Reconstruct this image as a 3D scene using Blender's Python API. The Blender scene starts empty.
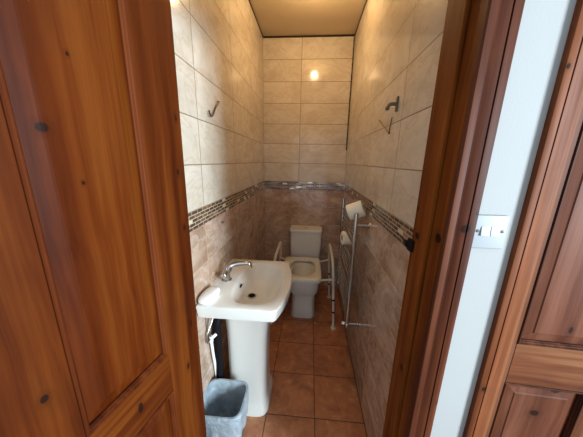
import bpy, bmesh, math, random
from mathutils import Vector, Matrix
random.seed(4)
S = bpy.context.scene
COL = S.collection
PI = math.pi

# ------------------------------------------------------------------ dimensions (metres)
WL, WR, WB = -0.5203, 0.3755, 2.6375          # cloakroom left, right and back wall faces
HALL, INNER = 0.60, 0.77                      # hall face and inner face of the doorway wall
CEIL = 2.69
BAND0, BAND1 = 1.187, 1.272                   # mosaic border band
ROW = 0.2025

# ------------------------------------------------------------------ shader helpers
class NT:
    def __init__(self, name, rough=0.5, spec=0.5, metal=0.0):
        self.m = bpy.data.materials.new(name); self.m.use_nodes = True
        self.t = self.m.node_tree; self.n = self.t.nodes; self.l = self.t.links
        self.b = self.n['Principled BSDF']
        self.b.inputs['Roughness'].default_value = rough
        self.b.inputs['Specular IOR Level'].default_value = spec
        self.b.inputs['Metallic'].default_value = metal
        self._co = None
    def put(self, sock, v):
        if isinstance(v, bpy.types.NodeSocket): self.l.new(v, sock)
        elif isinstance(v, (tuple, list)) and sock.type == 'RGBA': sock.default_value = (*v[:3], 1)
        else: sock.default_value = v
    def new(self, typ, **kw):
        nd = self.n.new(typ)
        for k, v in kw.items(): setattr(nd, k, v)
        return nd
    @property
    def co(self):
        if self._co is None: self._co = self.new('ShaderNodeTexCoord').outputs['Object']
        return self._co
    def xyz(self, v=None):
        s = self.new('ShaderNodeSeparateXYZ'); self.put(s.inputs[0], v or self.co); return s.outputs
    def comb(self, x, y, z):
        c = self.new('ShaderNodeCombineXYZ')
        for i, v in enumerate((x, y, z)): self.put(c.inputs[i], v)
        return c.outputs[0]
    def math(self, op, a, b=0.0, c=0.0):
        m = self.new('ShaderNodeMath', operation=op)
        for i, v in enumerate((a, b, c)): self.put(m.inputs[i], v)
        return m.outputs[0]
    def noise(self, vec, scale, detail=4, rough=0.55, dist=0.0):
        n = self.new('ShaderNodeTexNoise')
        self.put(n.inputs['Vector'], vec); n.inputs['Scale'].default_value = scale
        n.inputs['Detail'].default_value = detail; n.inputs['Roughness'].default_value = rough
        n.inputs['Distortion'].default_value = dist
        return n.outputs['Fac']
    def ramp(self, fac, stops, interp='LINEAR'):
        r = self.new('ShaderNodeValToRGB'); e = r.color_ramp; e.interpolation = interp
        while len(e.elements) < len(stops): e.elements.new(0.5)
        for el, (p, c) in zip(e.elements, stops):
            el.position = p; el.color = (*c, 1) if isinstance(c, (tuple, list)) else (c, c, c, 1)
        self.put(r.inputs[0], fac); return r.outputs[0]
    def mix(self, fac, a, b, mode='MIX'):
        m = self.new('ShaderNodeMix', data_type='RGBA', blend_type=mode)
        self.put(m.inputs[0], fac); self.put(m.inputs[6], a); self.put(m.inputs[7], b)
        return m.outputs[2]
    def bump(self, h, strength=0.3, dist=0.002):
        b = self.new('ShaderNodeBump'); b.inputs['Strength'].default_value = strength
        b.inputs['Distance'].default_value = dist
        self.put(b.inputs['Height'], h); self.l.new(b.outputs[0], self.b.inputs['Normal'])
    def base(self, c): self.put(self.b.inputs['Base Color'], c)
    def roughness(self, r): self.put(self.b.inputs['Roughness'], r)

def srgb(r, g, b):
    f = lambda v: v/12.92 if v <= 0.04045 else ((v+0.055)/1.055)**2.4
    return (f(r/255), f(g/255), f(b/255))

def plain(name, c, rough=0.4, spec=0.5, metal=0.0, var=0.04, scale=30):
    t = NT(name, rough, spec, metal)
    n = t.noise(t.co, scale, 3)
    t.base(t.mix(n, tuple(v*(1-var) for v in c), tuple(min(1, v*(1+var)) for v in c)))
    return t.m

def grid_mask(t, u, v, tu, tv, ou, ov, half):
    """1 on the grout lines of a stacked tile grid; also returns the tile ids"""
    a = t.math('DIVIDE', t.math('SUBTRACT', u, ou), tu); b = t.math('DIVIDE', t.math('SUBTRACT', v, ov), tv)
    fa = t.math('FRACT', a); fb = t.math('FRACT', b)
    da = t.math('MULTIPLY', t.math('MINIMUM', fa, t.math('SUBTRACT', 1.0, fa)), tu)
    db = t.math('MULTIPLY', t.math('MINIMUM', fb, t.math('SUBTRACT', 1.0, fb)), tv)
    d = t.math('MINIMUM', da, db)
    g = t.math('SUBTRACT', 1.0, t.math('DIVIDE', d, half)); g = t.math('MINIMUM', t.math('MAXIMUM', t.math('MULTIPLY', g, 2.5), 0.0), 1.0)
    return g, t.math('FLOOR', a), t.math('FLOOR', b)

def wall_tile(name, axis, ou, ov, kind, tu=0.513):
    t = NT(name, 0.2, 0.5)
    o = t.xyz(); u = o[0] if axis == 'x' else o[1]; v = o[2]
    g, ia, ib = grid_mask(t, u, v, tu, ROW, ou, ov, 0.0028 if kind == 'upper' else 0.0024)
    wn = t.new('ShaderNodeTexWhiteNoise', noise_dimensions='2D'); t.put(wn.inputs['Vector'], t.comb(ia, ib, 0.0))
    idv = wn.outputs['Value']
    off = t.math('MULTIPLY', idv, 7.0)
    vec = t.comb(t.math('ADD', u, off), t.math('ADD', t.math('MULTIPLY', v, 1.5), off), off)
    cloud = t.noise(vec, 4.0, 5, 0.6, 0.6)
    vein = t.noise(vec, 3.2, 8, 0.62, 1.6)
    vein = t.math('SUBTRACT', 1.0, t.math('MINIMUM', t.math('MULTIPLY', t.math('ABSOLUTE', t.math('SUBTRACT', vein, 0.5)), 22.0), 1.0))
    if kind == 'upper':
        c = t.ramp(cloud, [(0.25, srgb(192, 181, 162)), (0.5, srgb(208, 199, 184)), (0.75, srgb(219, 212, 200))])
        c = t.mix(t.math('MULTIPLY', vein, 0.34), c, srgb(180, 155, 120))
        grout = srgb(104, 78, 48)
    else:
        c = t.ramp(cloud, [(0.22, srgb(138, 106, 82)), (0.5, srgb(176, 148, 126)), (0.78, srgb(208, 188, 172))])
        c = t.mix(t.math('MULTIPLY', vein, 0.45), c, srgb(214, 196, 182))
        c = t.mix(t.math('MULTIPLY', t.ramp(t.noise(vec, 6.5, 6, 0.7, 0.8), [(0.52, 0.0), (0.7, 1.0)]), 0.5), c, srgb(116, 82, 66))
        grout = srgb(176, 148, 124)
    c = t.mix(t.math('MULTIPLY', idv, 0.12), c, (0.25, 0.18, 0.12), 'MIX')
    t.base(t.mix(t.math('MULTIPLY', g, 0.85), c, grout))
    t.roughness(t.math('ADD', t.math('MULTIPLY', g, 0.5), t.math('ADD', 0.05, t.math('MULTIPLY', cloud, 0.14))))
    h = t.math('SUBTRACT', t.math('MULTIPLY', t.noise(t.co, 9.0, 2), 0.25), g)
    t.bump(h, 0.35, 0.002)
    return t.m

def mosaic(name, axis, shiny=False):
    t = NT(name, 0.22, 0.6)
    o = t.xyz(); u = o[0] if axis == 'x' else o[1]
    br = t.new('ShaderNodeTexBrick'); br.offset = 0.5; br.offset_frequency = 2
    t.put(br.inputs['Vector'], t.comb(u, t.math('SUBTRACT', o[2], BAND0 - 0.001), 0.0))
    br.inputs['Scale'].default_value = 1.0
    br.inputs['Mortar Size'].default_value = 0.0016; br.inputs['Mortar Smooth'].default_value = 0.1
    br.inputs['Brick Width'].default_value = 0.052; br.inputs['Row Height'].default_value = 0.0174
    br.inputs['Color1'].default_value = (0, 0, 0, 1); br.inputs['Color2'].default_value = (1, 1, 1, 1)
    br.inputs['Bias'].default_value = 0.0
    if shiny:
        tone = t.ramp(br.outputs['Color'], [(0.0, srgb(104, 84, 78)), (0.3, srgb(150, 128, 112)), (0.5, srgb(112, 92, 116)), (0.68, srgb(176, 156, 140)), (0.88, srgb(235, 230, 225))], 'CONSTANT')
        t.b.inputs['Metallic'].default_value = 0.75; t.roughness(0.25)
    else:
        tone = t.ramp(br.outputs['Color'], [(0.0, srgb(86, 66, 52)), (0.35, srgb(118, 92, 70)), (0.55, srgb(98, 76, 60)), (0.80, srgb(204, 190, 166)), (0.9, srgb(150, 122, 96))], 'CONSTANT')
    t.base(t.mix(br.outputs['Fac'], tone, srgb(196, 182, 158)))
    t.bump(t.math('SUBTRACT', 1.0, br.outputs['Fac']), 0.4, 0.0015)
    return t.m

def wood(name, axis, dark, mid, light, knots=(), rough=0.3, scale=1.0, sgap=0.0, kcol=(0.012, 0.004, 0.002)):
    """varnished pine: grain runs along axis (0,1,2); knots = (u, v, ru, rv) on the two listed axes"""
    t = NT(name, rough, 0.5)
    o = t.xyz()
    st = [22.0*scale, 22.0*scale, 22.0*scale]; st[axis] = 0.9*scale
    warp = t.noise(t.co, 2.2, 2)
    a = [t.math('MULTIPLY', o[i], st[i]) for i in range(3)]
    a = [t.math('ADD', a[i], t.math('MULTIPLY', warp, 0.9)) if i != axis else a[i] for i in range(3)]
    vec = t.comb(*a)
    grain = t.noise(vec, 1.0, 5, 0.6, 0.35)
    st2 = [150.0]*3; st2[axis] = 3.0
    fine = t.noise(t.comb(*[t.math('MULTIPLY', o[i], st2[i]) for i in range(3)]), 1.0, 3, 0.6)
    cloud = t.noise(t.co, 3.3, 3, 0.5)
    c = t.ramp(grain, [(0.33, dark), (0.5, mid), (0.66, light)])
    c = t.mix(t.math('MULTIPLY', fine, 0.6), c, dark)
    c = t.mix(t.math('MULTIPLY', t.math('MAXIMUM', t.math('SUBTRACT', cloud, 0.52), 0.0), 1.8), c, tuple(v*0.45 for v in dark))
    for (p, r) in knots:                      # each knot: an ellipsoid at p with radii r
        d = None
        for i in range(3):
            if r[i] <= 0: continue
            q = t.math('POWER', t.math('ABSOLUTE', t.math('DIVIDE', t.math('SUBTRACT', o[i], p[i]), r[i])), 2.0)
            d = q if d is None else t.math('ADD', d, q)
        d = t.math('ADD', d, t.math('MULTIPLY', t.math('SUBTRACT', t.noise(t.co, 60, 2), 0.5), 0.9))
        halo = t.math('MINIMUM', t.math('MAXIMUM', t.math('SUBTRACT', 1.0, t.math('MULTIPLY', d, 0.16)), 0.0), 1.0)
        core = t.math('MINIMUM', t.math('MAXIMUM', t.math('MULTIPLY', t.math('SUBTRACT', 1.15, d), 1.8), 0.0), 1.0)
        c = t.mix(t.math('MULTIPLY', halo, 0.3), c, tuple(v*0.5 for v in dark))
        c = t.mix(t.math('MULTIPLY', core, 0.92), c, kcol)
    t.base(c)
    t.roughness(t.math('ADD', rough+0.13, t.math('MULTIPLY', cloud, 0.2)))
    t.b.inputs['Specular IOR Level'].default_value = 0.10
    t.bump(t.math('ADD', grain, t.math('MULTIPLY', fine, 0.5)), 0.12, 0.001)
    return t.m

# ------------------------------------------------------------------ mesh helpers
def add_box(bm, x0, x1, y0, y1, z0, z1, bev=0.0, seg=2, mat=0):
    r = bmesh.ops.create_cube(bm, size=1)
    vs = r['verts']
    for v in vs:
        v.co = Vector(((x0+x1)/2 + v.co.x*(x1-x0), (y0+y1)/2 + v.co.y*(y1-y0), (z0+z1)/2 + v.co.z*(z1-z0)))
    fs = list({f for v in vs for f in v.link_faces})
    for f in fs: f.material_index = mat
    if bev > 0:
        es = list({e for f in fs for e in f.edges})
        bmesh.ops.bevel(bm, geom=es, offset=bev, segments=seg, affect='EDGES', profile=0.6, clamp_overlap=True)
    return bm

def ring_loft(bm, rings, cap0=True, cap1=True, mat=0):
    vr = [[bm.verts.new(p) for p in r] for r in rings]
    n = len(vr[0])
    for a, b in zip(vr, vr[1:]):
        for i in range(n):
            f = bm.faces.new((a[i], a[(i+1) % n], b[(i+1) % n], b[i])); f.smooth = True; f.material_index = mat
    if cap0: bm.faces.new(list(reversed(vr[0])))
    if cap1: bm.faces.new(vr[-1])
    return vr

def add_tube(bm, pts, r, n=12, closed=False, caps=True):
    pts = [Vector(p) for p in pts]; N = len(pts)
    rad = r if isinstance(r, (list, tuple)) else [r]*N
    rings = []; up = None
    for i, p in enumerate(pts):
        if closed: d = pts[(i+1) % N] - pts[i-1]
        else: d = pts[min(i+1, N-1)] - pts[max(i-1, 0)]
        d.normalize()
        if up is None:
            up = Vector((0, 0, 1)) if abs(d.z) < 0.9 else Vector((1, 0, 0))
        s = d.cross(up).normalized(); up = s.cross(d).normalized()
        rings.append([p + (s*math.cos(2*PI*k/n) + up*math.sin(2*PI*k/n))*rad[i] for k in range(n)])
    if closed: rings.append(rings[0])
    return ring_loft(bm, rings, caps and not closed, caps and not closed)

def add_lathe(bm, prof, c, n=24, axis='z'):
    """prof: (radius, height) pairs; c: base point"""
    rings = []
    for r, h in prof:
        ring = []
        for k in range(n):
            a = 2*PI*k/n; q = (r*math.cos(a), r*math.sin(a), h)
            if axis == 'x': q = (q[2], q[0], q[1])
            elif axis == '-x': q = (-q[2], q[1], q[0])
            elif axis == 'y': q = (q[1], q[2], q[0])
            elif axis == '-y': q = (q[0], -q[2], q[1])
            ring.append(Vector(c) + Vector(q))
        rings.append(ring)
    return ring_loft(bm, rings)

def bez(*P, n=12):
    """smooth curve through the given control polygon (Catmull-Rom)"""
    P = [Vector(p) for p in P]; Q = [2*P[0]-P[1]] + P + [2*P[-1]-P[-2]]; out = []
    for i in range(1, len(Q)-2):
        for k in range(n):
            t = k/n; a, b, c, d = Q[i-1], Q[i], Q[i+1], Q[i+2]
            out.append(0.5*((2*b) + (c-a)*t + (2*a-5*b+4*c-d)*t*t + (3*b-a-3*c+d)*t**3))
    out.append(P[-1]); return out

def fillet(P, r, n=6):
    """polyline with rounded corners"""
    P = [Vector(p) for p in P]; out = [P[0]]
    for a, b, c in zip(P, P[1:], P[2:]):
        u = (a-b); v = (c-b); rr = min(r, u.length*0.49, v.length*0.49)
        p0 = b + u.normalized()*rr; p1 = b + v.normalized()*rr
        for k in range(n+1):
            t = k/n; out.append(p0*(1-t)**2 + b*2*t*(1-t) + p1*t*t)
    out.append(P[-1]); return out

def empty(name, loc, rotz=0.0):
    o = bpy.data.objects.new(name, None); COL.objects.link(o)
    o.location = loc; o.rotation_euler = (0, 0, rotz); o.empty_display_size = 0.05
    return o
def wpos(o):
    p = Vector((0, 0, 0))
    while o is not None: p += Vector(o.location); o = o.parent
    return p
def obj(name, bm, mats, parent=None, loc=None, local=False, smooth=None):
    """link bm (world coordinates unless local) as one mesh object"""
    me = bpy.data.meshes.new(name)
    org = Vector(loc) if loc is not None else (wpos(parent) if parent is not None and not local else Vector((0, 0, 0)))
    if not local: bm.transform(Matrix.Translation(-org))
    bmesh.ops.recalc_face_normals(bm, faces=bm.faces)
    bm.to_mesh(me); bm.free()
    for m in (mats if isinstance(mats, (list, tuple)) else [mats]): me.materials.append(m)
    if smooth is not None:
        me.polygons.foreach_set('use_smooth', [True]*len(me.polygons))
        me.set_sharp_from_angle(angle=math.radians(smooth))
    o = bpy.data.objects.new(name, me); COL.objects.link(o)
    if parent is not None:
        o.parent = parent
        if loc is not None: o.location = org - wpos(parent)
    elif loc is not None: o.location = org
    return o
def tag(o, label, cat, group=None):
    o['label'] = label; o['category'] = cat
    if group: o['group'] = group
    return o
def struct(o): o['kind'] = 'structure'; return o
def copy_tree(o, parent=None):
    c = o.copy(); COL.objects.link(c)
    if parent is not None: c.parent = parent
    for ch in list(o.children): copy_tree(ch, c)
    return c
B = bmesh.new

# ------------------------------------------------------------------ materials
JOINT_Y = 1.095
up_side = wall_tile('cream wall tile side', 'y', JOINT_Y, BAND1, 'upper')
up_back = wall_tile('cream wall tile back', 'x', -0.131, BAND1, 'upper')
lo_left = wall_tile('mauve marble tile left', 'y', 1.093, BAND0 - 6*ROW, 'lower')
lo_right = wall_tile('mauve marble tile right', 'y', 1.175, BAND0 - 6*ROW, 'lower')
lo_back = wall_tile('mauve marble tile back', 'x', -0.11, BAND0 - 6*ROW, 'lower')
mos_side = mosaic('brown mosaic border', 'y'); mos_back = mosaic('mirror mosaic border', 'x', True)

def floor_mat():
    t = NT('terracotta floor tile', 0.35, 0.5)
    o = t.xyz()
    g, ia, ib = grid_mask(t, o[0], o[1], 0.2923, 0.2923, 0.0781, 1.3675, 0.0032)
    wn = t.new('ShaderNodeTexWhiteNoise', noise_dimensions='2D'); t.put(wn.inputs['Vector'], t.comb(ia, ib, 0.0))
    off = t.math('MULTIPLY', wn.outputs['Value'], 9.0)
    vec = t.comb(t.math('ADD', o[0], off), t.math('ADD', o[1], off), off)
    n = t.noise(vec, 9.0, 7, 0.7, 0.5); n2 = t.noise(vec, 26.0, 4, 0.6)
    c = t.ramp(n, [(0.25, srgb(127, 78, 57)), (0.42, srgb(164, 105, 73)), (0.58, srgb(191, 129, 88)), (0.72, srgb(218, 170, 114))])
    c = t.mix(t.math('MULTIPLY', n2, 0.42), c, srgb(112, 58, 38))
    t.base(t.mix(g, c, srgb(62, 36, 24)))
    t.roughness(t.math('ADD', 0.26, t.math('MULTIPLY', n2, 0.25)))
    t.bump(t.math('SUBTRACT', t.math('MULTIPLY', n2, 0.3), g), 0.4, 0.002)
    return t.m
M_floor = floor_mat()
def plaster(name, c, amt=0.05, sc=5.0, bump=0.15):
    t = NT(name, 0.75, 0.25)
    n = t.noise(t.co, sc, 5, 0.6); f = t.noise(t.co, 160, 3)
    t.base(t.mix(n, tuple(v*(1-amt) for v in c), tuple(min(1, v*(1+amt)) for v in c)))
    t.bump(t.math('ADD', f, t.math('MULTIPLY', n, 2.0)), bump, 0.002)
    return t.m
M_ceil = plaster('textured cream ceiling', srgb(205, 188, 160), 0.06, 6.0, 0.35)
M_hall = plaster('white emulsion wall', srgb(152, 152, 150), 0.03, 7.0)
M_hallfloor = plain('brown hall carpet', srgb(112, 92, 78), 0.95, 0.1, 0, 0.2, 90)
M_seal = plain('dark mouldy sealant', srgb(58, 42, 26), 0.8, 0.2, 0, 0.4, 40)
DK, MD, LT = srgb(55, 16, -2), srgb(86, 37, 7), srgb(108, 54, 14)
DR, MR, LR = srgb(58, 25, 13), srgb(89, 46, 27), srgb(110, 64, 42)
M_white = plain('glazed white china', srgb(220, 218, 210), 0.1, 0.6, 0, 0.01)
M_chrome = plain('polished chrome', (0.52, 0.51, 0.50), 0.14, 0.5, 1.0, 0.02)
M_hook = plain('tarnished steel', (0.16, 0.14, 0.11), 0.35, 0.5, 0.9, 0.2, 80)
M_chrome_dull = plain('worn chrome', (0.45, 0.43, 0.40), 0.28, 0.5, 1.0, 0.1, 60)
M_blackp = plain('black plastic', (0.006, 0.005, 0.006), 0.6, 0.12, 0, 0.1)
M_dark = plain('dark recess', (0.01, 0.009, 0.008), 0.6, 0.2, 0, 0.1)
M_whitep = plain('white plastic', srgb(236, 238, 238), 0.32, 0.5, 0, 0.01)
M_ivory = plain('ivory moulded seat plastic', srgb(226, 222, 208), 0.3, 0.5, 0, 0.01)
M_enamel = plain('white enamelled steel', srgb(214, 205, 190), 0.3, 0.5, 0, 0.03)
M_rubber = plain('off white rubber', srgb(205, 198, 180), 0.6, 0.3, 0, 0.05)
M_paper = plain('white tissue paper', srgb(240, 234, 215), 0.9, 0.1, 0, 0.03, 120)
M_card = plain('brown cardboard core', srgb(150, 118, 84), 0.9, 0.1)
M_wire = plain('rusty steel wire', srgb(110, 88, 66), 0.5, 0.4, 0.6, 0.25, 200)
M_bin = plain('grey bin plastic', srgb(74, 84, 90), 0.45, 0.4, 0, 0.05)
def bag_mat():
    t = NT('translucent grey bin bag', 0.32, 0.5)
    n = t.noise(t.co, 14.0, 5, 0.6, 1.2)
    t.base(t.ramp(n, [(0.3, srgb(129, 141, 150)), (0.7, srgb(169, 180, 185))]))
    t.b.inputs['Transmission Weight'].default_value = 0.0
    t.bump(n, 0.7, 0.012)
    return t.m
M_bag = bag_mat()

# ------------------------------------------------------------------ the setting
bm = B(); add_box(bm, WL-0.1, WR+0.1, HALL+0.0, WB+0.1, -0.1, 0.0)
struct(obj('floor', bm, M_floor))
bm = B(); add_box(bm, -1.6, 2.6, -2.2, HALL, -0.1, -0.004)
struct(obj('floor_hall', bm, M_hallfloor))
bm = B(); add_box(bm, WL-0.1, WR+0.1, INNER-0.17, WB+0.1, CEIL, CEIL+0.08)
struct(obj('ceiling', bm, M_ceil))

def tiled_wall(name, x0, x1, y0, y1, mu, ml):
    bm = B(); zm = (BAND0+BAND1)/2
    add_box(bm, x0, x1, y0, y1, zm, CEIL, mat=0); add_box(bm, x0, x1, y0, y1, 0.0, zm, mat=1)
    return struct(obj(name, bm, [mu, ml]))
tiled_wall('wall_left', WL-0.1, WL, INNER, WB, up_side, lo_left)
tiled_wall('wall_right', WR, WR+0.1, INNER, WB, up_side, lo_right)
tiled_wall('wall_back', WL-0.1, WR+0.1, WB, WB+0.1, up_back, lo_back)
PR = 0.004                                     # the mosaic border stands slightly proud
bm = B(); add_box(bm, WL, WL+PR, INNER+0.001, WB, BAND0, BAND1, 0.001, 1); struct(obj('trim_1', bm, mos_side))
bm = B(); add_box(bm, WR-PR, WR, INNER+0.001, WB, BAND0, BAND1, 0.001, 1); struct(obj('trim_2', bm, mos_side))
bm = B(); add_box(bm, WL+PR, WR-PR, WB-PR, WB, BAND0, BAND1, 0.001, 1); struct(obj('trim_3', bm, mos_back))
# stained sealant lines in the corners
def wavy(p0, p1, r, n=40, amp=0.5):
    p0, p1 = Vector(p0), Vector(p1); rnd = random.Random(int(abs(p0.x*97+p1.z*31)*10))
    pts = [p0.lerp(p1, i/n) for i in range(n+1)]
    return pts, [r*(1+amp*(rnd.random()-0.5)) for _ in pts]
bm = B(); add_box(bm, WL, WR, WB-0.006, WB, CEIL-0.016, CEIL, 0.002, 1)
add_box(bm, WL, WL+0.005, INNER, WB-0.006, CEIL-0.013, CEIL, 0.002, 1)
add_box(bm, WR-0.005, WR, INNER, WB-0.006, CEIL-0.013, CEIL, 0.002, 1)
struct(obj('trim_4', bm, M_seal))
bm = B(); p, r = wavy((WR-0.002, WB-0.002, 1.62), (WR-0.002, WB-0.002, CEIL-0.02), 0.007); add_tube(bm, p, r, 8)
struct(obj('trim_5', bm, M_seal))

# hall wall with its two door openings (cut as wall pieces of one mesh)
OPL, OPR, HEAD = -0.457, 0.357, 2.02
D2L, D2R = 0.585, 1.355
bm = B()
add_box(bm, -1.6, OPL-0.04, HALL, INNER, 0, 2.7)
add_box(bm, OPR+0.04, D2L-0.03, HALL, INNER, 0, 2.7)
add_box(bm, D2R+0.03, 2.6, HALL, INNER, 0, 2.7)
add_box(bm, OPL-0.04, OPR+0.04, HALL, INNER, HEAD+0.04, 2.7)
add_box(bm, D2L-0.03, D2R+0.03, HALL, INNER, HEAD+0.04, 2.7)
struct(obj('wall_front', bm, M_hall))

K = lambda x, y, z, rx, ry, rz: ((x, y, z), (rx, ry, rz))
M_lining = wood('pine door lining', 2, srgb(80, 36, 7), srgb(122, 63, 16), srgb(150, 86, 30),
                [K(0.35, 0.735, 1.275, 0, 0.014, 0.011), K(0.35, 0.70, 0.80, 0, 0.010, 0.012), K(0.35, 0.64, 1.30, 0, 0.016, 0.014), K(0.35, 0.755, 1.36, 0, 0.005, 0.006)], 0.35)
M_arch = wood('reddish pine architrave', 2, DR, MR, LR,
              [K(0.385, 0.585, 1.345, 0.011, 0, 0.011), K(0.405, 0.585, 1.385, 0.006, 0, 0.006), K(0.41, 0.585, 0.80, 0.006, 0, 0.006), K(0.412, 0.585, 1.17, 0.005, 0, 0.007),
               K(0.53, 0.585, 0.86, 0.006, 0, 0.008)], 0.28)
def lining(name, side, x, w, head_x0, head_x1):
    """jamb lining with a door stop: L-shaped section"""
    bm = B(); s = side
    a, b = sorted((x, x+s*w)); add_box(bm, a, b, HALL, INNER, 0, HEAD+0.03)
    c, d = sorted((x-s*0.012, x)); add_box(bm, c, d, 0.676, INNER-0.002, 0, HEAD, 0.002, 1)
    return bm
bm = lining('trim_6', 1, OPR, 0.04, 0, 0)
struct(obj('trim_6', bm, M_lining))
bm = lining('trim_7', -1, OPL, 0.04, 0, 0)
struct(obj('trim_7', bm, M_lining))
bm = B(); add_box(bm, OPL, OPR, HALL, INNER, HEAD, HEAD+0.04); add_box(bm, OPL+0.012, OPR-0.012, 0.676, INNER-0.002, HEAD-0.012, HEAD, 0.002, 1)
struct(obj('trim_8', bm, wood('pine head lining', 0, srgb(84, 38, 10), srgb(128, 66, 20), srgb(156, 90, 36))))

# architrave: moulded section swept up one side, across the head, down the other
def architrave(xl, xr, z, w, th=1.0):
    """profile offsets: (distance outwards from the inner edge, thickness)"""
    prof = [(0.0, 0.0), (0.0, 0.009), (0.004, 0.0125), (0.012, 0.0135), (0.020, 0.0115), (0.026, 0.013), (0.034, 0.0175), (0.042, 0.0185),
            (0.0425, 0.0135), (0.0455, 0.0135), (0.046, 0.0185), (0.060, 0.0195), (0.064, 0.018), (0.065, 0.0)]
    prof = [(a*w/0.065, b*th) for a, b in prof]
    bm = B(); rings = []
    rings.append([(xl-a, HALL-b, 0) for a, b in prof]); rings.append([(xl-a, HALL-b, z+a) for a, b in prof])
    rings.append([(xr+a, HALL-b, z+a) for a, b in prof]); rings.append([(xr+a, HALL-b, 0) for a, b in prof])
    vr = [[bm.verts.new(p) for p in r] for r in rings]; n = len(prof)
    for a, b in zip(vr, vr[1:]):
        for i in range(n-1): bm.faces.new((a[i], a[i+1], b[i+1], b[i]))
        bm.faces.new((a[n-1], a[0], b[0], b[n-1]))
    bm.faces.new(vr[0]); bm.faces.new(list(reversed(vr[-1])))
    return bm
struct(obj('trim_9', architrave(OPL+0.012, OPR-0.012, HEAD-0.01, 0.064), M_arch, smooth=25))
M_arch2 = wood('orange pine architrave', 2, srgb(80, 38, 17), srgb(115, 65, 38), srgb(138, 87, 57), [K(0.53, 0.585, 0.86, 0.006, 0, 0.008), K(0.522, 0.585, 1.70, 0.004, 0, 0.006)], 0.3)
struct(obj('trim_10', architrave(D2L-0.012, D2R+0.012, HEAD-0.01, 0.056, 0.75), M_arch2, smooth=25))
bm = B()
add_box(bm, D2L-0.03, D2L, HALL, INNER, 0, HEAD+0.03); add_box(bm, D2R, D2R+0.03, HALL, INNER, 0, HEAD+0.03); add_box(bm, D2L, D2R, HALL, INNER, HEAD+0.0, HEAD+0.04)
struct(obj('trim_11', bm, M_arch2))

# ------------------------------------------------------------------ panelled doors
def panel_door(name, loc, rotz, W, st, mu, rails, mats, flip=1, TH=0.042, lean=0.0):
    """built in its own frame: x along the leaf from the hinge edge, visible face at y=0 looking towards -y*flip, z up.
    rails: (z of bottom, bottom rail top, lock rail bottom, lock rail top, top rail bottom, top)"""
    z0, z1, z2, z3, z4, z5 = rails
    root = struct(empty(name, loc, rotz)); root.rotation_euler = (lean, 0, rotz)
    Y = lambda d: d*flip                        # depth into the leaf
    def bx(bm, x0, x1, d0, d1, a, b, bev=0.0015):
        y0, y1 = sorted((Y(d0), Y(d1))); add_box(bm, x0, x1, y0, y1, a, b, bev, 1)
    pw = (W-2*st-mu)/2
    u = [(st, st+pw), (st+pw+mu, W-st)]
    for a in (0, W-st):
        bm = B(); bx(bm, a, a+st, 0, TH, z0, z5); obj('stile', bm, mats['v'], root, local=True)
    for a, b in ((z1, z2), (z3, z4)):
        bm = B(); bx(bm, st+pw, st+pw+mu, 0, TH, a, b); obj('muntin', bm, mats['v'], root, local=True)
    for a, b in ((z0, z1), (z2, z3), (z4, z5)):
        bm = B(); bx(bm, st, W-st, 0, TH, a, b); obj('rail', bm, mats['h'], root, local=True)
    for (a, b) in ((z1, z2), (z3, z4)):
        for (x0, x1) in u:
            # fielded panel: flat border, sloped bevel, raised centre, on both faces
            bm = B()
            def rect(i, d): return [(x0+i, Y(d), a+i), (x1-i, Y(d), a+i), (x1-i, Y(d), b-i), (x0+i, Y(d), b-i)]
            rings = [rect(0, 0.030), rect(0, 0.013), rect(0.012, 0.013), rect(0.040, 0.007), rect(0.043, 0.0045)]
            vr = [[bm.verts.new(p) for p in r] for r in rings]
            for p, q in zip(vr, vr[1:]):
                for i in range(4): bm.faces.new((p[i], p[(i+1) % 4], q[(i+1) % 4], q[i]))
            bm.faces.new(vr[-1]); bm.faces.new(list(reversed(vr[0])))
            pn = obj('panel', bm, mats['p'], root, local=True)
            # bead moulding around the panel
            bm = B(); prof = [(0.0, 0.013), (0.0, -0.001), (0.002, -0.0035), (0.0045, -0.0035), (0.0065, 0.0005), (0.0085, 0.001), (0.0105, 0.005), (0.0125, 0.0075), (0.0125, 0.013)]
            rings = [rect(i, d) for i, d in prof]
            vr = [[bm.verts.new(p) for p in r] for r in rings]
            for p, q in zip(vr, vr[1:]):
                for i in range(4): bm.faces.new((p[i], p[(i+1) % 4], q[(i+1) % 4], q[i]))
            obj('moulding', bm, mats['m'], root, local=True)
    return root

kn1 = [K(0.028, 0, 1.46, 0.0045, 0, 0.008), K(0.022, 0, 1.30, 0.0045, 0, 0.009), K(0.018, 0, 1.60, 0.004, 0, 0.010), K(0.06, 0, 0.84, 0.005, 0, 0.012),
       K(0.03, 0, 0.98, 0.004, 0, 0.010), K(0.385, 0, 1.10, 0.006, 0, 0.008)]
kn1p = [K(0.304, 0, 1.540, 0.008, 0, 0.008), K(0.262, 0, 1.45, 0.003, 0, 0.004), K(0.250, 0, 1.66, 0.003, 0, 0.004)]
m1 = dict(v=wood('pine door stile', 2, DK, MD, LT, kn1, 0.3),
          h=wood('pine door rail', 0, DK, MD, LT, [K(0.232, 0, 0.883, 0.007, 0, 0.016)], 0.3),
          p=wood('pine door panel', 2, srgb(57, 17, -2), srgb(90, 38, 7), srgb(111, 57, 16), kn1p, 0.26, 0.8),
          m=wood('pine door moulding', 2, srgb(50, 16, 2), srgb(89, 39, 13), srgb(113, 56, 25), (), 0.3))
ang1 = math.radians(-100.5)
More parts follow.
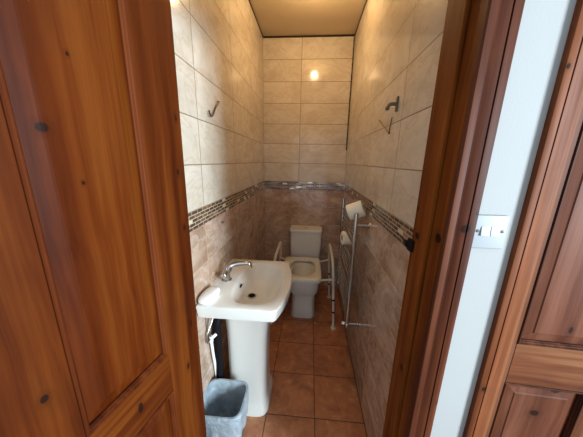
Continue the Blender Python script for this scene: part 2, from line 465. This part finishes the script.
# visible face of the open door looks towards +x: local -y must turn to +x-ish
panel_door('door_1', (-0.371, 0.652, 0.004), ang1, 0.80, 0.127, 0.11, (0.008, 0.20, 0.82, 0.95, 1.87, 1.985), m1, flip=-1, lean=-0.009)
m2 = dict(v=wood('pinkish pine stile', 2, srgb(67, 34, 19), srgb(96, 55, 34), srgb(116, 74, 54), [K(0.30, 0, 0.7, 0.01, 0, 0.02)], 0.3),
          h=wood('pinkish pine rail', 0, srgb(74, 38, 21), srgb(107, 61, 38), srgb(126, 84, 55), (), 0.3),
          p=wood('pinkish pine panel', 2, srgb(65, 32, 21), srgb(96, 54, 36), srgb(114, 72, 54),
                 [K(0.205, 0, 0.675, 0.014, 0, 0.012), K(0.225, 0, 1.01, 0.006, 0, 0.013), K(0.25, 0, 0.775, 0.016, 0, 0.012)], 0.3, 0.8),
          m=wood('dark pine moulding', 2, srgb(45, 19, 10), srgb(71, 36, 21), srgb(94, 54, 34), (), 0.3))
panel_door('door_2', (0.590, 0.688, 0.0), math.radians(-3.5), 0.765, 0.088, 0.11, (0.008, 0.20, 0.79, 0.945, 1.87, 2.012), m2, flip=1)

# ------------------------------------------------------------------ washbasin on pedestal
def ray_outline(poly, c, ang):
    dx, dy = math.cos(ang), math.sin(ang); best = None
    for (x0, y0), (x1, y1) in zip(poly, poly[1:]+poly[:1]):
        ex, ey = x1-x0, y1-y0; den = dx*ey - dy*ex
        if abs(den) < 1e-12: continue
        t = ((x0-c[0])*ey - (y0-c[1])*ex)/den; s = ((x0-c[0])*dy - (y0-c[1])*dx)/den
        if t > 0 and -1e-9 <= s <= 1+1e-9 and (best is None or t > best): best = t
    return (c[0]+dx*best, c[1]+dy*best)
def arc(c, r, a0, a1, n=8): return [(c[0]+r*math.cos(a0+(a1-a0)*i/n), c[1]+r*math.sin(a0+(a1-a0)*i/n)) for i in range(n+1)]

BY = 1.198; BZ = 0.83
def basin_outline(inset=0.0):
    h = 0.277 - inset; xb = WL + 0.001 + (inset if inset > 0.012 else 0); pts = []
    pts += arc((xb+0.012, BY-h+0.012), 0.012, PI*1.5, PI, 4)[::-1]
    # near side, rounded corner, bowed front, far corner
    R = 0.02; xc = -0.130 - inset
    pts += arc((xc-R, BY-h+R), R, -PI/2, -0.16, 6)
    for i in range(1, 14):
        s = -1 + 2*i/14; pts.append((xc + 0.001 + 0.046*(1-s*s), BY + s*(h-R*0.85)))
    pts += arc((xc-R, BY+h-R), R, 0.16, PI/2, 6)
    pts += arc((xb+0.012, BY+h-0.012), 0.012, PI/2, PI, 4)
    return pts
CB = (-0.285, BY)
NA = 128
angs = [2*PI*i/NA for i in range(NA)]
for p in basin_outline(): # snap rays to the corner points so corners stay crisp
    a = math.atan2(p[1]-CB[1], p[0]-CB[0]) % (2*PI); k = min(range(NA), key=lambda i: abs(angs[i]-a)); 
    if abs(angs[k]-a) < PI/NA: angs[k] = a
def oring(z, inset): 
    po = basin_outline(inset); return [Vector((*ray_outline(po, CB, a), z)) for a in angs]
def bring(z, sx0, sx1, sy, e=2.6):
    """bowl outline: superellipse, deeper towards the front (sx1) than the tap ledge (sx0)"""
    out = []
    for a in angs:
        c, s = math.cos(a), math.sin(a); sx = sx1 if c > 0 else sx0
        r = (abs(c/sx)**e + abs(s/sy)**e)**(-1/e); out.append(Vector((CB[0]+r*c, CB[1]+r*s, z)))
    return out
def pring(z, f):
    return [Vector((CB[0]-0.04+(p.x-CB[0]+0.04)*f, CB[1]+(p.y-CB[1])*f, z)) for p in oring(z, 0.02)]
root = tag(empty('washbasin', (-0.33, BY, 0)), 'white ceramic washbasin on a full pedestal against the left wall', 'washbasin')
bm = B()
rings = [pring(0.672, 0.40), pring(0.69, 0.62), pring(0.73, 0.86), oring(BZ-0.072, 0.016), oring(BZ-0.066, 0.008), oring(BZ-0.010, 0.0), oring(BZ-0.003, 0.003), oring(BZ, 0.010),
         bring(BZ, 0.118, 0.158, 0.235, 3.0), bring(BZ-0.004, 0.112, 0.152, 0.229, 2.8), bring(BZ-0.018, 0.104, 0.143, 0.218, 2.6), bring(BZ-0.05, 0.092, 0.125, 0.19, 2.4),
         bring(BZ-0.085, 0.082, 0.100, 0.150, 2.2), bring(BZ-0.103, 0.070, 0.07, 0.10, 2.0), bring(BZ-0.108, 0.05, 0.04, 0.06, 2.0)]
ring_loft(bm, rings)
obj('basin', bm, M_white, root, smooth=38)
def rrect(cx, cy, hx, hy, z, e=5, n=48):
    out = []
    for i in range(n):
        a = 2*PI*i/n; c, s = math.cos(a), math.sin(a); r = (abs(c/hx)**e + abs(s/hy)**e)**(-1/e); out.append(Vector((cx+r*c, cy+r*s, z)))
    return out
bm = B()
px = -0.335
ring_loft(bm, [rrect(px+0.001, BY, 0.128, 0.148, 0.0), rrect(px+0.001, BY, 0.127, 0.147, 0.03), rrect(px-0.001, BY, 0.121, 0.135, 0.055), rrect(px-0.003, BY, 0.116, 0.118, 0.10), rrect(px-0.003, BY, 0.114, 0.112, 0.22),
               rrect(px, BY, 0.118, 0.112, 0.5), rrect(px+0.004, BY, 0.128, 0.118, 0.64), rrect(px+0.006, BY, 0.135, 0.125, 0.690)])
obj('pedestal', bm, M_white, root, smooth=40)
# taps: small monobloc mixer with two round handles
tap = struct_root = empty('mixer_tap', (-0.455, 1.175, BZ)); tap.parent = root; tap.location = Vector((-0.455, 1.175, BZ)) - wpos(root)
tap['label'] = 'small chrome mixer tap'
bm = B(); add_lathe(bm, [(0.027, 0), (0.027, 0.006), (0.021, 0.010), (0.018, 0.03), (0.017, 0.052), (0.011, 0.058), (0.0, 0.059)], (-0.455, 1.175, BZ))
obj('tap_body', bm, M_chrome, tap, smooth=40)
bm = B(); add_tube(bm, bez((-0.455, 1.18, BZ+0.04), (-0.445, 1.19, BZ+0.075), (-0.41, 1.212, BZ+0.084), (-0.365, 1.226, BZ+0.085), (-0.338, 1.235, BZ+0.078), (-0.332, 1.237, BZ+0.055)), [0.0155-0.004*i/60 for i in range(61)], 14)
obj('spout', bm, M_chrome, tap, smooth=60)
for dy in (-0.036, 0.036):
    bm = B(); y = 1.175+dy
    add_tube(bm, [(-0.455, 1.175, BZ+0.03), (-0.455, y, BZ+0.035)], 0.010, 12)
    add_lathe(bm, [(0.010, 0), (0.015, 0.004), (0.019, 0.014), (0.019, 0.024), (0.013, 0.032), (0.0, 0.034)], (-0.455, y, BZ+0.030))
    obj('tap_handle', bm, M_chrome, tap, smooth=40)
bm = B(); add_lathe(bm, [(0.0, 0), (0.026, 0.0), (0.027, 0.003), (0.022, 0.006), (0.018, 0.004), (0.0, 0.004)], (-0.318, 1.195, BZ-0.108))
obj('waste', bm, M_chrome_dull, root, smooth=40)
bm = B(); add_lathe(bm, [(0.0, 0), (0.019, 0), (0.020, 0.003), (0.013, 0.006), (0.0, 0.006)], (-0.318, 1.195, BZ-0.1035))
obj('plug', bm, M_blackp, root, smooth=40)
bm = B(); 
for v in rrect(0, 0, 0.006, 0.013, 0, 2.5, 20): pass
ring_loft(bm, [[Vector((-0.372-0.004*k+q.x*0.35*1, 1.185+q.y, BZ-0.038+q.x*1.0-0.0*k)) for q in rrect(0, 0, 0.008, 0.014, 0, 2.5, 20)] for k in (0, 2)])
obj('overflow', bm, M_dark, root)

# ------------------------------------------------------------------ soap case
bm = B()
def soapring(z, f): return [Vector((-0.474 + (q.x*math.cos(-0.12)-q.y*math.sin(-0.12))*f, 0.985 + (q.x*math.sin(-0.12)+q.y*math.cos(-0.12))*f, z)) for q in rrect(0, 0, 0.036, 0.070, 0, 2.6, 40)]
zb = BZ+0.0005
sc = tag(obj('soap_case', B(), M_whitep, loc=(-0.474, 0.985, zb)), 'closed white oval soap case on the near corner of the washbasin', 'soap case')
ring_loft(bm, [soapring(zb, 0.80), soapring(zb+0.004, 0.90), soapring(zb+0.016, 1.0), soapring(zb+0.0175, 0.98)])
obj('case_base', bm, M_whitep, sc, smooth=40)
bm = B(); ring_loft(bm, [soapring(zb+0.018, 0.985), soapring(zb+0.0195, 1.02), soapring(zb+0.026, 1.0), soapring(zb+0.034, 0.86), soapring(zb+0.039, 0.6), soapring(zb+0.0405, 0.25)])
obj('case_lid', bm, M_whitep, sc, smooth=50)

# ------------------------------------------------------------------ pipework under the basin
bm = B(); add_tube(bm, fillet([(-0.490, 1.075, 0.0), (-0.490, 1.075, 0.64), (-0.46, 1.16, 0.70)], 0.06), 0.0225, 20)
wp = obj('waste_pipe', bm, M_blackp, root, smooth=50); wp['label'] = 'black plastic waste pipe'
bm = B(); add_lathe(bm, [(0.0, 0), (0.032, 0), (0.032, 0.012), (0.026, 0.02), (0.0, 0.02)], (-0.488, 1.075, 0.0)); obj('pipe_collar', bm, M_blackp, wp, smooth=40)
bm = B(); add_tube(bm, bez((-0.508, 1.070, 0.0), (-0.508, 1.066, 0.28), (-0.505, 1.04, 0.44), (-0.503, 1.025, 0.545)), 0.008, 12)
wp = obj('supply_pipe', bm, M_whitep, root, smooth=60)
bm = B(); add_lathe(bm, [(0.0, 0), (0.011, 0), (0.012, 0.012), (0.009, 0.02), (0.009, 0.035), (0.0, 0.036)], (-0.503, 1.024, 0.54)); add_tube(bm, [(-0.503, 1.024, 0.56), (-0.485, 1.050, 0.567)], 0.009, 10)
obj('valve', bm, M_whitep, wp, smooth=40)
for P in (((-0.503, 1.022, 0.575), (-0.507, 1.008, 0.63), (-0.502, 1.01, 0.70), (-0.49, 1.05, 0.735)), ((-0.503, 1.024, 0.565), (-0.508, 0.992, 0.56), (-0.506, 0.99, 0.61), (-0.495, 1.03, 0.66), (-0.485, 1.08, 0.72))):
    bm = B(); add_tube(bm, bez(*P), 0.0045, 8); hs = obj('braided_hose', bm, M_chrome_dull, wp, smooth=60); hs['label'] = 'thin braided steel hose'

# ------------------------------------------------------------------ pedal-less waste bin with liner
BXc, BYc = -0.412, 0.925
root = tag(empty('waste_bin', (BXc, BYc, 0)), 'grey waste bin lined with a pale bag on the floor before the pedestal', 'bin')
def bnr(z, hx, hy, e=5): return rrect(BXc, BYc, hx, hy, z, e, 64)
bm = B(); ring_loft(bm, [bnr(0, 0.085, 0.075), bnr(0.004, 0.09, 0.08), bnr(0.275, 0.112, 0.098), bnr(0.285, 0.1155, 0.1015), bnr(0.285, 0.110, 0.096), bnr(0.275, 0.107, 0.093), bnr(0.012, 0.084, 0.074)])
obj('bin_body', bm, M_bin, root, smooth=40)
rn = random.Random(3)
def wr(ring, amp, fq=9, ph=0.0):
    n = len(ring); out = []
    for i, v in enumerate(ring):
        a = 2*PI*i/n; d = Vector((v.x-BXc, v.y-BYc, 0)).normalized()
        w = math.sin(a*fq+ph)*0.5 + math.sin(a*(fq*1.7//1)+ph*2.1)*0.5 + (rn.random()-0.5)*0.5
        out.append(v + d*amp*w)
    return out
bm = B()
ring_loft(bm, [wr(bnr(0.13, 0.113, 0.100), 0.006, 7, 1), wr(bnr(0.19, 0.116, 0.103), 0.005, 7, 1.2), wr(bnr(0.25, 0.118, 0.104), 0.003, 9, 2), wr(bnr(0.285, 0.120, 0.106), 0.0015, 9, 0), bnr(0.292, 0.117, 0.103), bnr(0.291, 0.108, 0.094),
               wr(bnr(0.26, 0.103, 0.089), 0.002, 8, 0.5), wr(bnr(0.18, 0.092, 0.079), 0.005, 7, 0.8), wr(bnr(0.10, 0.082, 0.070), 0.008, 6, 1.5), wr(bnr(0.05, 0.06, 0.05), 0.008, 5, 2.0)], cap0=False)
obj('bin_liner', bm, M_bag, root, smooth=70)

# ------------------------------------------------------------------ close-coupled toilet
TX = -0.028
root = tag(empty('toilet', (TX, 2.3, 0)), 'white close coupled toilet with square cistern against the back wall', 'toilet')
bm = B()
def tr(z, hx, y0, y1, e=4): return rrect(TX, (y0+y1)/2, hx, (y1-y0)/2, z, e, 64)
def hole(z, hx, hy, cy=2.19): return rrect(TX, cy, hx, hy, z, 2.2, 64)
ring_loft(bm, [tr(0, 0.124, 1.985, 2.60, 6), tr(0.012, 0.125, 1.98, 2.60, 6), tr(0.10, 0.119, 1.985, 2.60, 6), tr(0.225, 0.118, 1.985, 2.61, 6), tr(0.255, 0.135, 1.975, 2.62, 5), tr(0.275, 0.150, 1.96, 2.63, 5),
               tr(0.34, 0.156, 1.952, 2.634, 5), tr(0.395, 0.160, 1.948, 2.636, 5), tr(0.41, 0.158, 1.95, 2.636, 5), tr(0.413, 0.152, 1.956, 2.63, 5),
               hole(0.413, 0.128, 0.18), hole(0.405, 0.122, 0.174), hole(0.36, 0.118, 0.166), hole(0.28, 0.09, 0.12), hole(0.22, 0.055, 0.075), hole(0.20, 0.03, 0.04)])
obj('pan', bm, M_white, root, smooth=40)
bm = B()
ring_loft(bm, [tr(0.4145, 0.160, 2.465, 2.636, 12), tr(0.425, 0.168, 2.458, 2.636, 12), tr(0.58, 0.173, 2.452, 2.636, 12), tr(0.728, 0.176, 2.448, 2.636, 12)])
cis = obj('cistern', bm, M_white, root, smooth=40)
bm = B()
ring_loft(bm, [tr(0.7295, 0.178, 2.444, 2.636, 12), tr(0.738, 0.182, 2.440, 2.6365, 12), tr(0.758, 0.182, 2.440, 2.6365, 12), tr(0.766, 0.177, 2.446, 2.634, 12)])
obj('cistern_lid', bm, M_white, root, smooth=40)
bm = B(); add_lathe(bm, [(0.0, 0), (0.021, 0), (0.021, 0.006), (0.016, 0.009), (0.0, 0.009)], (TX, 2.53, 0.7655)); obj('flush_button', bm, M_chrome_dull, root, smooth=40)

# ------------------------------------------------------------------ toilet frame with its own seat
SX = -0.054
root = tag(empty('toilet_surround', (SX, 2.15, 0)), 'white steel support frame with ivory seat and armrests standing around the toilet', 'support rail')
bm = B()
def sr(z, i, e=9): return rrect(SX, 2.182, 0.192-i, 0.256-i, z, e, 96)
def sh(z, i): return rrect(SX+0.008, 2.190, 0.130+i, 0.190+i, z, 2.3, 96)
ring_loft(bm, [sh(0.437, 0.004), sr(0.437, 0.012), sr(0.418, 0.004), sr(0.416, 0.001), sr(0.445, 0.0), sr(0.452, 0.004), sr(0.455, 0.012), sh(0.453, 0.022), sh(0.448, 0.006), sh(0.440, 0.0), sh(0.437, 0.004)], False, False)
obj('seat', bm, M_ivory, root, smooth=45)
RT = 0.0125
def lx(side, z):       # posts splay outwards towards the floor
    if side > 0: return 0.262 - 0.038*z/0.66
    return -0.335 + 0.045*z/0.66
YF, YR = 1.88, 2.385
for side in (1, -1):
    P = lambda y, z: (lx(side, z), y, z)
    path = [P(YF, 0.30), P(YF+0.01, 0.55), P(YF+0.06, 0.655), P(YR-0.10, 0.675), P(YR, 0.62), P(YR, 0.30)]
    bm = B(); add_tube(bm, fillet(path, 0.07), RT, 14)
    nm = obj('armrest', bm, M_enamel, root, smooth=60)
    for y in (YF, YR):
        bm = B(); add_tube(bm, [P(y, 0.012), P(y, 0.32)], RT-0.0025, 14); leg = obj('leg', bm, M_enamel, root, smooth=60)
        bm = B(); add_lathe(bm, [(0.0, 0), (0.026, 0), (0.025, 0.006), (0.016, 0.012), (0.0145, 0.034), (0.0, 0.034)], P(y, 0.0)); obj('rubber_foot', bm, M_rubber, leg, smooth=45)
        for z in (0.16, 0.285):
            bm = B(); add_tube(bm, [P(y, z), P(y, z+0.014)], RT+0.0012, 14); obj('leg_collar', bm, M_blackp, leg, smooth=45)
for y, z, ze in ((1.955, 0.432, 0.49), (2.36, 0.432, 0.455)):
    bm = B(); yy = YF if y < 2.1 else YR
    add_tube(bm, [(lx(-1, ze), yy, ze), (-0.23, y+0.02, z-0.004), (0.14, y+0.02, z-0.004), (lx(1, ze), yy, ze)], 0.0105, 12)
    obj('cross_tube', bm, M_enamel, root, smooth=60)

# ------------------------------------------------------------------ chrome ladder towel rail
RX, RY0, RY1, RZ0, RZ1 = 0.290, 1.42, 2.0, 0.415, 1.188
root = tag(empty('towel_rail', (RX, (RY0+RY1)/2, RZ0)), 'chrome ladder towel rail on the right wall', 'towel rail')
for y in (RY0, RY1):
    bm = B(); add_tube(bm, [(RX, y, RZ0), (RX, y, RZ1)], 0.013, 16); add_lathe(bm, [(0.013, 0), (0.012, 0.006), (0.0, 0.010)], (RX, y, RZ1)); obj('upright', bm, M_chrome, root, smooth=50)
for z in (1.105, 1.065, 1.025, 0.985, 0.86, 0.82, 0.78, 0.74, 0.66, 0.62, 0.58, 0.54, 0.50, 0.46):
    bm = B(); add_tube(bm, [(RX+0.002, RY0, z), (RX+0.002, RY1, z)], 0.009, 12); obj('bar', bm, M_chrome, root, smooth=60)
for y in (RY0, RY1):
    for z in (1.118,):
        bm = B(); add_tube(bm, [(RX, y, z), (WR-0.003, y, z)], 0.008, 12); add_lathe(bm, [(0.0, 0), (0.018, 0), (0.018, 0.005), (0.009, 0.009), (0.0, 0.009)], (WR, y, z), axis='-x'); obj('wall_bracket', bm, M_chrome, root, smooth=45)
    bm = B(); z = RZ0-0.005
    add_lathe(bm, [(0.0, 0), (0.016, 0), (0.017, 0.02), (0.012, 0.03), (0.0, 0.03)], (RX, y, RZ0-0.028))
    add_tube(bm, [(RX, y, z), (WR-0.002, y, z)], 0.0075, 12)
    add_lathe(bm, [(0.0, 0), (0.016, 0), (0.016, 0.004), (0.008, 0.008), (0.0, 0.008)], (WR, y, z), axis='-x')
    add_lathe(bm, [(0.0, 0), (0.012, 0), (0.015, 0.008), (0.015, 0.026), (0.010, 0.032), (0.0, 0.032)], (RX-0.008, y, z), axis='-x')
    obj('radiator_valve', bm, M_chrome, root, smooth=45)

# ------------------------------------------------------------------ toilet rolls pushed behind the rail
def toilet_roll(loc, rot):
    r = empty('toilet_roll', loc); r.rotation_euler = rot
    bm = B(); R, h, ri = 0.052, 0.10, 0.021
    prof = [(ri, -h/2), (R-0.004, -h/2), (R, -h/2+0.004), (R, h/2-0.004), (R-0.004, h/2), (ri, h/2), (ri, -h/2)]
    rings = [[Vector((a*math.cos(2*PI*k/40), a*math.sin(2*PI*k/40), z)) for k in range(40)] for a, z in prof]
    ring_loft(bm, rings, False, False); obj('paper', bm, M_paper, r, local=True, smooth=40)
    prof = [(ri-0.0002, -h/2+0.001), (ri-0.0002, h/2-0.001), (ri-0.002, h/2-0.001), (ri-0.002, -h/2+0.001), (ri-0.0002, -h/2+0.001)]
    rings = [[Vector((a*math.cos(2*PI*k/32), a*math.sin(2*PI*k/32), z)) for k in range(32)] for a, z in prof]
    bm = B(); ring_loft(bm, rings, False, False); obj('core', bm, M_card, r, local=True, smooth=40)
    return r
r1 = toilet_roll((0.302, 1.505, 1.196), (math.radians(62), math.radians(28), math.radians(60)))
tag(r1, 'white toilet roll tilted on top of the chrome towel rail', 'toilet roll', 'toilet rolls on the towel rail')
r2 = copy_tree(r1); r2.location = (0.312, 1.76, 0.922); r2.rotation_euler = (0, math.radians(90), math.radians(8))
tag(r2, 'white toilet roll poked through a lower gap of the chrome towel rail', 'toilet roll', 'toilet rolls on the towel rail')

# ------------------------------------------------------------------ wall hooks
root = tag(empty('wall_hook', (WR, 1.19, 1.76)), 'chrome robe hook on a round plate high on the right wall', 'hook')
bm = B(); add_box(bm, WR-0.007, WR, 1.152, 1.176, 1.722, 1.785, 0.006, 3); obj('back_plate', bm, M_hook, root, smooth=40)
bm = B(); add_tube(bm, fillet([(WR-0.004, 1.166, 1.755), (WR-0.034, 1.172, 1.755), (WR-0.040, 1.174, 1.738)], 0.010), 0.0075, 12); add_lathe(bm, [(0.0, -0.010), (0.008, -0.007), (0.010, 0), (0.008, 0.007), (0.0, 0.010)], (WR-0.040, 1.174, 1.738), n=16)
obj('hook_arm', bm, M_hook, root, smooth=50)
bm = B(); add_tube(bm, fillet([(WR-0.012, 1.40, 1.725), (WR-0.004, 1.232, 1.640), (WR-0.006, 1.202, 1.705)], 0.008), 0.0024, 8); add_lathe(bm, [(0, -0.003), (0.005, -0.003), (0.005, 0.006), (0.0, 0.006)], (WR, 1.232, 1.640), axis='-x')
tag(obj('bent_wire', bm, M_wire, loc=(WR, 1.232, 1.640), smooth=60), 'thin rusty wire bent to a V just below the robe hook on the right wall', 'wire')
bm = B(); add_tube(bm, bez((WL+0.0, 1.345, 1.805), (WL+0.012, 1.335, 1.80), (WL+0.013, 1.285, 1.765), (WL+0.013, 1.235, 1.715), (WL+0.014, 1.205, 1.713), (WL+0.016, 1.188, 1.73)), 0.0042, 10)
tag(obj('wire_hook', bm, M_hook, loc=(WL, 1.27, 1.76), smooth=60), 'small bent metal hook sticking out of the cream left wall', 'hook')
bm = B(); add_lathe(bm, [(0.0, 0), (0.011, 0), (0.011, 0.004), (0.006, 0.008), (0.005, 0.02), (0.0, 0.022)], (WL, 1.306, 1.137), axis='x', n=16)
tag(obj('wall_peg', bm, M_chrome_dull, loc=(WL, 1.306, 1.137), smooth=40), 'small dull screw in the left wall under the mosaic border', 'screw')
# dark catch on the edge of the door lining
root = tag(empty('door_catch', (0.345, 0.765, 1.235)), 'small black catch on the back edge of the right door lining', 'door catch')
bm = B(); add_box(bm, 0.334, 0.3448, 0.742, 0.776, 1.215, 1.255, 0.004, 2); obj('catch_body', bm, M_blackp, root, smooth=40)
bm = B(); add_lathe(bm, [(0.0, 0), (0.012, 0), (0.011, 0.014), (0.005, 0.04), (0.0, 0.044)], (0.340, 0.772, 1.232), axis='y', n=14); obj('catch_bolt', bm, M_blackp, root, smooth=40)

# ------------------------------------------------------------------ light switch
SWX, SWZ = 0.449, 1.336
M_rocker = plain('white rocker plastic', srgb(170, 172, 173), 0.4, 0.4, 0, 0.01)
M_switch = plain('aged white switch plastic', srgb(146, 150, 153), 0.4, 0.4, 0, 0.01)
root = tag(empty('light_switch', (SWX, HALL, SWZ)), 'white two gang light switch on the hall wall between the doors', 'light switch')
bm = B(); add_box(bm, SWX-0.039, SWX+0.039, HALL-0.009, HALL, SWZ-0.043, SWZ+0.043, 0.003, 3); obj('switch_plate', bm, M_switch, root, smooth=40)
for dx in (-0.0114, 0.0114):
    bm = B(); add_box(bm, SWX+dx-0.0105, SWX+dx+0.0105, HALL-0.0118, HALL-0.007, SWZ-0.009, SWZ+0.015, 0.0012, 2)
    for v in bm.verts:
        if v.co.y < HALL-0.010: v.co.y += (v.co.z-SWZ-0.003)*0.12
    obj('rocker', bm, M_rocker, root, smooth=40)
M_screw = plain('dark screw head', srgb(70, 66, 64), 0.4, 0.5, 0.6, 0.1)
for dx in (-0.029, 0.029):
    bm = B(); add_lathe(bm, [(0.0, 0), (0.0042, 0), (0.004, 0.0012), (0.0, 0.0014)], (SWX+dx, HALL-0.0088, SWZ+0.003), axis='-y', n=14); obj('screw', bm, M_screw, root, smooth=40)

# ------------------------------------------------------------------ ceiling lamp and daylight
M_bulb = NT('lit warm bulb'); M_bulb.base((1, 0.9, 0.75)); M_bulb.b.inputs['Emission Color'].default_value = (1.0, 0.66, 0.32, 1); M_bulb.b.inputs['Emission Strength'].default_value = 470
LX, LY = -0.0, 1.85
root = tag(empty('ceiling_light', (LX, LY, CEIL)), 'bare warm bulb in a white ceiling holder', 'ceiling light')
bm = B(); add_lathe(bm, [(0.0, 0), (0.045, 0), (0.045, -0.012), (0.020, -0.03), (0.018, -0.06), (0.0, -0.06)], (LX, LY, CEIL-0.0005)); obj('lamp_holder', bm, M_whitep, root, smooth=40)
bm = B(); bmesh.ops.create_uvsphere(bm, u_segments=24, v_segments=14, radius=0.024, matrix=Matrix.Translation((LX, LY, CEIL-0.09)))
obj('bulb', bm, M_bulb.m, root, smooth=80)

sun = bpy.data.lights.new('hall_window_daylight', 'AREA'); sun.shape = 'RECTANGLE'; sun.size = 0.75; sun.size_y = 1.25
sun.energy = 250; sun.color = (0.76, 0.90, 1.0)
so = bpy.data.objects.new('hall_window_daylight', sun); COL.objects.link(so)
so.location = (2.80, -1.36, 1.60); so.rotation_euler = (Vector((0.0, 0.9, 1.15)) - so.location).to_track_quat('-Z', 'Y').to_euler()

w = bpy.data.worlds.new('daylight'); S.world = w; w.use_nodes = True
w.node_tree.nodes['Background'].inputs[0].default_value = (0.76, 0.88, 1.0, 1)
w.node_tree.nodes['Background'].inputs[1].default_value = 0.95

# ------------------------------------------------------------------ camera
f, yaw, pit, rol = 232.38, -0.0771, 0.2436, -0.0188
fwd = Vector((math.sin(yaw)*math.cos(pit), math.cos(yaw)*math.cos(pit), -math.sin(pit)))
right = Vector((math.cos(yaw), -math.sin(yaw), 0)); down = fwd.cross(right)
r2 = math.cos(rol)*right + math.sin(rol)*down; d2 = -math.sin(rol)*right + math.cos(rol)*down
cam = bpy.data.cameras.new('camera'); co = bpy.data.objects.new('camera', cam); COL.objects.link(co)
cam.sensor_fit = 'HORIZONTAL'; cam.sensor_width = 36; cam.lens = f*36/583; cam.clip_start = 0.01; cam.clip_end = 50
mx = Matrix((r2, -d2, -fwd)).transposed().to_4x4(); mx.translation = Vector((0, 0, 1.5)); co.matrix_world = mx
S.camera = co
S.view_settings.view_transform = 'Standard'; S.view_settings.look = 'None'; S.view_settings.exposure = 0.3; S.view_settings.gamma = 1.0
S.view_settings.use_curve_mapping = False
S.cycles.max_bounces = 10; S.cycles.diffuse_bounces = 6; S.cycles.use_denoising = True; S.cycles.sample_clamp_indirect = 8.0
